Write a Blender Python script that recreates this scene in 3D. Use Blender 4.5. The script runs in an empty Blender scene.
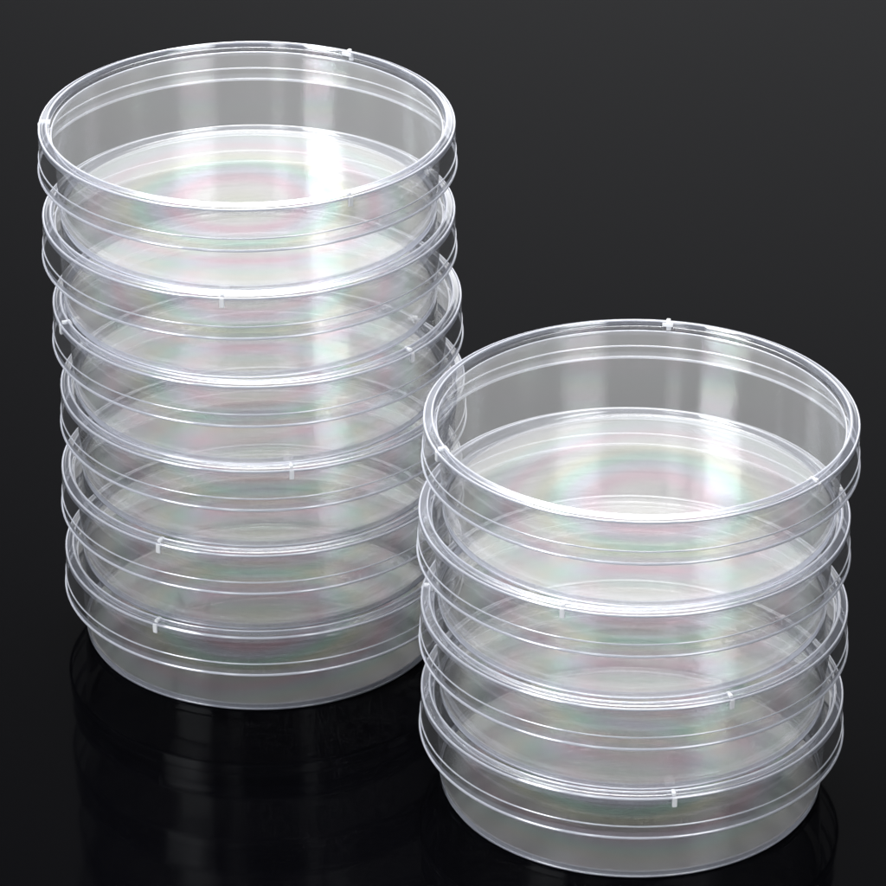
import bpy, bmesh, math, random
from mathutils import Vector, Matrix
random.seed(4)
scene = bpy.context.scene
scene.view_settings.view_transform = 'Standard'
scene.view_settings.look = 'None'
scene.view_settings.exposure = 0

PL, PR = 0.204, 0.214
SEG = 192

# ---------------------------------------------------------------- materials
def new_mat(name):
    m = bpy.data.materials.new(name); m.use_nodes = True
    m.node_tree.nodes.clear()
    return m, m.node_tree.nodes, m.node_tree.links

def math_node(N, L, op, a, b=None, clamp=False):
    n = N.new('ShaderNodeMath'); n.operation = op; n.use_clamp = clamp
    for i, v in enumerate((a, b)):
        if v is None: continue
        if hasattr(v, 'links'): L.new(v, n.inputs[i])
        else: n.inputs[i].default_value = v
    return n.outputs[0]

def sheet_material(name, haze, tint=False, refl=1.0, col=(.96, .97, 1, 1), rough=0.0):
    m, N, L = new_mat(name)
    out = N.new('ShaderNodeOutputMaterial')
    geo = N.new('ShaderNodeNewGeometry')
    inv = math_node(N, L, 'MULTIPLY', geo.outputs['Backfacing'], 1/1.59-1.59)
    ior = math_node(N, L, 'ADD', inv, 1.59)
    fr = N.new('ShaderNodeFresnel'); L.new(ior, fr.inputs['IOR'])
    two = math_node(N, L, 'MULTIPLY', fr.outputs[0], 2.0*refl)
    den = math_node(N, L, 'ADD', fr.outputs[0], 1.0)
    R = math_node(N, L, 'DIVIDE', two, den, True)
    tr = N.new('ShaderNodeBsdfTransparent'); tr.inputs[0].default_value = (.99, .99, .99, 1)
    gl = N.new('ShaderNodeBsdfGlossy'); gl.inputs['Roughness'].default_value = rough
    gl.inputs['Color'].default_value = (.98, .99, 1, 1)
    df = N.new('ShaderNodeBsdfTranslucent'); df.inputs['Color'].default_value = col
    df2 = N.new('ShaderNodeBsdfDiffuse'); df2.inputs['Color'].default_value = col
    if tint:
        tc = N.new('ShaderNodeTexCoord')
        noi = N.new('ShaderNodeTexNoise'); noi.inputs['Scale'].default_value = 1.6; noi.inputs['Detail'].default_value = 0
        L.new(tc.outputs['Object'], noi.inputs['Vector'])
        ln = N.new('ShaderNodeVectorMath'); ln.operation = 'LENGTH'; L.new(tc.outputs['Object'], ln.inputs[0])
        ph = math_node(N, L, 'ADD', math_node(N, L, 'MULTIPLY', ln.outputs['Value'], 9.0), math_node(N, L, 'MULTIPLY', noi.outputs['Fac'], 1.6))
        fra = math_node(N, L, 'FRACT', ph)
        ramp = N.new('ShaderNodeValToRGB'); L.new(fra, ramp.inputs[0])
        cr = ramp.color_ramp; cr.interpolation = 'EASE'
        cols = [(0, (1, .96, .93)), (.2, (1, .70, .81)), (.4, (.86, .88, 1)), (.58, (.70, 1, .86)), (.78, (.98, 1, .78)), (1, (1, .96, .93))]
        while len(cr.elements) < len(cols): cr.elements.new(.5)
        for e, (p, c) in zip(cr.elements, cols):
            e.position = p; e.color = (*c, 1)
        # stress colours fade out towards the wall of the dish
        fade = N.new('ShaderNodeMapRange'); fade.interpolation_type = 'SMOOTHSTEP'
        L.new(ln.outputs['Value'], fade.inputs['Value'])
        fade.inputs['From Min'].default_value = .26; fade.inputs['From Max'].default_value = .50
        mx = N.new('ShaderNodeMix'); mx.data_type = 'RGBA'
        L.new(fade.outputs[0], mx.inputs['Factor'])
        L.new(ramp.outputs[0], mx.inputs[6]); mx.inputs[7].default_value = (.97, .98, 1, 1)
        L.new(mx.outputs[2], gl.inputs['Color']); L.new(mx.outputs[2], df.inputs['Color']); L.new(mx.outputs[2], df2.inputs['Color'])
    # haze grows with the length of plastic the ray crosses
    dt = N.new('ShaderNodeVectorMath'); dt.operation = 'DOT_PRODUCT'
    L.new(geo.outputs['Normal'], dt.inputs[0]); L.new(geo.outputs['Incoming'], dt.inputs[1])
    ca = math_node(N, L, 'ADD', math_node(N, L, 'ABSOLUTE', dt.outputs['Value']), .02)
    hf = math_node(N, L, 'MINIMUM', math_node(N, L, 'DIVIDE', haze, ca), .75)
    hz = N.new('ShaderNodeMixShader'); hz.inputs[0].default_value = .5
    L.new(df.outputs[0], hz.inputs[1]); L.new(df2.outputs[0], hz.inputs[2])
    m1 = N.new('ShaderNodeMixShader'); L.new(hf, m1.inputs[0])
    L.new(tr.outputs[0], m1.inputs[1]); L.new(hz.outputs[0], m1.inputs[2])
    m2 = N.new('ShaderNodeMixShader'); L.new(R, m2.inputs[0])
    L.new(m1.outputs[0], m2.inputs[1]); L.new(gl.outputs[0], m2.inputs[2])
    L.new(m2.outputs[0], out.inputs[0])
    return m

def bead_material(name, haze, gloss, col=(.88, .90, 1, 1)):
    m, N, L = new_mat(name)
    out = N.new('ShaderNodeOutputMaterial')
    g = N.new('ShaderNodeBsdfGlossy'); g.inputs['Roughness'].default_value = 0
    d = N.new('ShaderNodeBsdfDiffuse'); d.inputs[0].default_value = col
    t = N.new('ShaderNodeBsdfTransparent')
    a = N.new('ShaderNodeMixShader'); a.inputs[0].default_value = haze
    L.new(t.outputs[0], a.inputs[1]); L.new(d.outputs[0], a.inputs[2])
    b = N.new('ShaderNodeMixShader'); b.inputs[0].default_value = gloss
    L.new(a.outputs[0], b.inputs[1]); L.new(g.outputs[0], b.inputs[2])
    L.new(b.outputs[0], out.inputs[0])
    return m

M_LID = sheet_material("clear_polystyrene_lid", .008, refl=.60)
M_DISC = sheet_material("clear_polystyrene_dish_floor", .058, tint=True, refl=1.2, rough=.12)
M_WALL = sheet_material("clear_polystyrene_wall", .012, refl=.9, rough=.12)
M_SKIRT = sheet_material("clear_polystyrene_skirt", .030, refl=.85, rough=.10)
M_RIM = sheet_material("clear_polystyrene_rim", .18, refl=1.3, col=(.85, .88, 1, 1))
M_EDGE_GLINT = bead_material("pale_edge_glint", .72, .28)  # pale diffuse colour stands in for bright light refracted along the edges
M_NUB = bead_material("clear_polystyrene_nub", .90, .10, (.96, .97, 1, 1))

def floor_material():
    m, N, L = new_mat("black_gloss_acrylic")
    out = N.new('ShaderNodeOutputMaterial')
    fr = N.new('ShaderNodeFresnel'); fr.inputs['IOR'].default_value = 1.45
    k = math_node(N, L, 'MULTIPLY', math_node(N, L, 'POWER', fr.outputs[0], 1.6), .40)
    k = math_node(N, L, 'MINIMUM', k, .4)
    d = N.new('ShaderNodeBsdfDiffuse'); d.inputs[0].default_value = (.0012, .0012, .0018, 1)
    g = N.new('ShaderNodeBsdfGlossy'); g.inputs['Roughness'].default_value = .08; g.inputs['Color'].default_value = (.97, .98, 1, 1)
    mx = N.new('ShaderNodeMixShader'); L.new(k, mx.inputs[0]); L.new(d.outputs[0], mx.inputs[1]); L.new(g.outputs[0], mx.inputs[2])
    L.new(mx.outputs[0], out.inputs[0])
    return m

# ---------------------------------------------------------------- geometry
def lathe(bm, prof, mi, closed=False, seg=SEG):
    rings = []
    for (r, z) in prof:
        if r < 1e-6:
            rings.append([bm.verts.new((0, 0, z))])
        else:
            rings.append([bm.verts.new((r*math.cos(2*math.pi*i/seg), r*math.sin(2*math.pi*i/seg), z)) for i in range(seg)])
    pairs = list(zip(rings[:-1], rings[1:]))
    if closed: pairs.append((rings[-1], rings[0]))
    for a, b in pairs:
        for i in range(seg):
            j = (i+1) % seg
            if len(a) == 1: f = bm.faces.new((a[0], b[i], b[j]))
            elif len(b) == 1: f = bm.faces.new((a[i], b[0], a[j]))
            else: f = bm.faces.new((a[i], b[i], b[j], a[j]))
            f.material_index = mi; f.smooth = True

def ring(bm, r, z, rr, rz, mi, n=8):
    prof = [(r+rr*math.cos(-2*math.pi*k/n), z+rz*math.sin(-2*math.pi*k/n)) for k in range(n)]
    lathe(bm, prof, mi, closed=True)

def finish(bm, name, mats):
    bmesh.ops.recalc_face_normals(bm, faces=bm.faces)
    me = bpy.data.meshes.new(name); bm.to_mesh(me); bm.free()
    for m in mats: me.materials.append(m)
    return me

# lid (z = 0 is the top of its stacking ring)
bm = bmesh.new()
lathe(bm, [(0, -.012), (.30, -.012), (.4225, -.012)], 0)
# stacking ring + shoulder
lathe(bm, [(.4225, -.012), (.4250, -.0112), (.4262, -.0085), (.4268, -.0020), (.4285, -.0002), (.4325, -.0002), (.4350, -.0030), (.4390, -.0034), (.4420, -.0048), (.4448, -.0085), (.4462, -.0145), (.4466, -.020)], 2)
# skirt
lathe(bm, [(.4466, -.020), (.4468, -.026), (.4474, -.060), (.4476, -.0700), (.4484, -.0730), (.4486, -.077), (.4489, -.086)], 1)
lathe(bm, [(.4489, -.086), (.4490, -.092), (.4493, -.0980)], 2)
ring(bm, .4284, -.0010, .0021, .0021, 3)
ring(bm, .4448, -.0088, .0023, .0030, 3)
ring(bm, .4482, -.0722, .0014, .0019, 3)
ring(bm, .4491, -.0995, .0026, .0032, 3)
lid_me = finish(bm, "lid", [M_LID, M_SKIRT, M_RIM, M_EDGE_GLINT])

def base_mesh(P):
    B = -P-.011
    bm = bmesh.new()
    lathe(bm, [(0, B+.010), (.30, B+.010), (.393, B+.010), (.397, B+.0102)], 0)
    lathe(bm, [(.397, B+.0102), (.4020, B+.0115), (.4060, B+.0150), (.4080, B+.0210), (.4084, B+.026), (.4108, B+.075), (.4165, -.034), (.4167, -.029)], 1)
    # foot ring
    lathe(bm, [(.4020, B+.0115), (.4017, B+.006), (.4025, B+.0010), (.4045, B+.0002), (.4070, B+.0020), (.4079, B+.008), (.4080, B+.019)], 2)
    lathe(bm, [(.4167, -.029), (.4172, -.024), (.4185, -.0205), (.4200, -.0205)], 2)
    ring(bm, .4047, B+.0026, .0022, .0024, 3)
    ring(bm, .4200, -.0212, .0015, .0016, 3)
    return finish(bm, "base", [M_DISC, M_WALL, M_RIM, M_EDGE_GLINT])

# vent nub : small stepped radial rib set into the lid rim
bm = bmesh.new()
def blk(cx, cz, sx, sy, sz):
    bmesh.ops.create_cube(bm, size=1, matrix=Matrix.Translation((cx, 0, cz)) @ Matrix.Diagonal((sx, sy, sz, 1)))
blk(-.0030, -.0030, .018, .0080, .007)
blk(.0090, -.0180, .0055, .0100, .022)
blk(-.0120, -.0065, .004, .0230, .008)
bmesh.ops.bevel(bm, geom=bm.edges[:], offset=.0008, segments=2, affect='EDGES')
nub_me = finish(bm, "vent_nub", [M_NUB])

def link(o): scene.collection.objects.link(o)

def dish(x, y, ztop, P, base_me, phi, spin, label, nubs):
    e = bpy.data.objects.new("petri_dish", None)
    e.empty_display_size = .1
    e.location = (x, y, ztop-P-.011)
    link(e)
    e["label"] = label; e["category"] = "petri dish"; e["group"] = "stacked petri dishes"
    h = P+.011
    lid = bpy.data.objects.new("lid", lid_me); link(lid)
    lid.parent = e; lid.location = (0, 0, h); lid.rotation_euler = (0, 0, math.radians(phi))
    bs = bpy.data.objects.new("base", base_me); link(bs)
    bs.parent = e; bs.location = (0, 0, h); bs.rotation_euler = (0, 0, spin)
    for k in range(nubs):
        nb = bpy.data.objects.new("vent_nub", nub_me); link(nb)
        nb.parent = lid
        a = math.radians(120*k)
        nb.location = (.436*math.cos(a), .436*math.sin(a), .000)
        nb.rotation_euler = (0, 0, a)

def stack(cx, cy, P, offs, phis, first, mid, last):
    n = len(offs); bme = base_mesh(P)
    for i, (o, p) in enumerate(zip(offs, phis)):
        lvl = n-i
        lab = first if i == 0 else (last if i == n-1 else mid)
        dish(cx+o[0], cy+o[1], lvl*P+.0115, P, bme, p, random.uniform(0, 6.28), lab, 2 if i == 1 else 3)

LX, LY = -.414, -.84
RX, RY = .400, -1.495
stack(LX, LY, PL, [(-.006, 0), (-.006, .003), (.008, -.002), (.016, .002), (.010, 0), (.010, 0)], [-59, -95, -40, -80, -118, -120],
      "clear lidded petri dish on top of the taller stack of six",
      "clear lidded petri dish held inside the taller stack of six",
      "clear lidded petri dish at the foot of the taller stack")
stack(RX, RY, PR, [(.006, 0), (-.004, .003), (.000, -.002), (.0, 0)], [-40, -111, -66, -81],
      "clear lidded petri dish on top of the shorter stack of four",
      "clear lidded petri dish held inside the shorter stack of four",
      "clear lidded petri dish at the foot of the shorter stack")

# floor
bm = bmesh.new()
bmesh.ops.create_grid(bm, x_segments=8, y_segments=8, size=30)
me = finish(bm, "table_surface", [floor_material()])
fl = bpy.data.objects.new("ground", me); link(fl); fl["kind"] = "structure"

# ---------------------------------------------------------------- light
def area(name, loc, target, sx, sy, rad, col=(1, 1, 1)):
    l = bpy.data.lights.new(name, 'AREA'); l.shape = 'RECTANGLE'; l.size = sx; l.size_y = sy
    l.energy = rad*math.pi*sx*sy; l.color = col
    o = bpy.data.objects.new(name, l); link(o); o.location = loc
    d = Vector(target)-Vector(loc); o.rotation_euler = d.to_track_quat('-Z', 'Y').to_euler()
    return o
def falloff(o, specs):
    """soft diffuser: brightness of the lamp face fades along world axes"""
    o.data.use_nodes = True
    N, L = o.data.node_tree.nodes, o.data.node_tree.links
    em = [n for n in N if n.type == 'EMISSION'][0]
    g = N.new('ShaderNodeNewGeometry'); sp = N.new('ShaderNodeSeparateXYZ'); L.new(g.outputs['Position'], sp.inputs[0])
    cur = None
    for ax, a, b, lo, centred in specs:
        v = sp.outputs[ax]
        if centred is not None:
            v = math_node(N, L, 'ABSOLUTE', math_node(N, L, 'SUBTRACT', v, centred))
        mr = N.new('ShaderNodeMapRange'); mr.interpolation_type = 'SMOOTHSTEP'
        mr.inputs['From Min'].default_value = a; mr.inputs['From Max'].default_value = b
        mr.inputs['To Min'].default_value = 1.0; mr.inputs['To Max'].default_value = lo
        L.new(v, mr.inputs['Value'])
        cur = mr.outputs[0] if cur is None else math_node(N, L, 'MULTIPLY', cur, mr.outputs[0])
    L.new(cur, em.inputs['Strength'])

rear = area("rear_softbox", (0, 28, 13), (0, 0, 13), 26, 18, 2.0)
falloff(rear, [(2, 12, 22, .58, None), (0, 1, 13, .45, 3.0)])
top = area("added_top_fill", (-.3, 1.5, 7.5), (-.3, 1.5, 0), 8, 8, 18.0)  # added overhead fill, brightens the plastic haze and rims
falloff(top, [(0, .2, 3.9, 0.0, -.3), (1, .2, 3.9, 0.0, 1.5)])
# front softboxes either side of the camera
def polar(az, el, d): 
    a, e = math.radians(az), math.radians(el)
    return (d*math.cos(e)*math.sin(a), -1-d*math.cos(e)*math.cos(a), d*math.sin(e))
for az, sx, rad, k in ((-48, 5.4, 14.0, .45), (-20, 2.6, 3.0, .2), (34, 6.4, 5.5, .4)):
    p = polar(az, 31, 12)
    o = area("front_softbox", p, (0, -1, .5), sx, 10, rad, (.96, .98, 1))
    hw = sx/2*math.cos(math.radians(az))
    falloff(o, [(0, hw*k, hw*.98, 0.0, p[0]), (2, 1.6, 4.1, 0.0, p[2])])

w = bpy.data.worlds.new("World"); scene.world = w; w.use_nodes = True
w.node_tree.nodes['Background'].inputs[0].default_value = (.9, .95, 1, 1)
w.node_tree.nodes['Background'].inputs[1].default_value = .01

# ---------------------------------------------------------------- camera
th = math.radians(28.1); D = 10.32
cam = bpy.data.cameras.new("camera"); co = bpy.data.objects.new("camera", cam); link(co)
co.location = (0, -D*math.cos(th), D*math.sin(th))
co.rotation_euler = (math.pi/2-th, 0, 0)
cam.sensor_width = 36; cam.lens = 36*4200/886; cam.clip_start = .1; cam.clip_end = 200
scene.camera = co
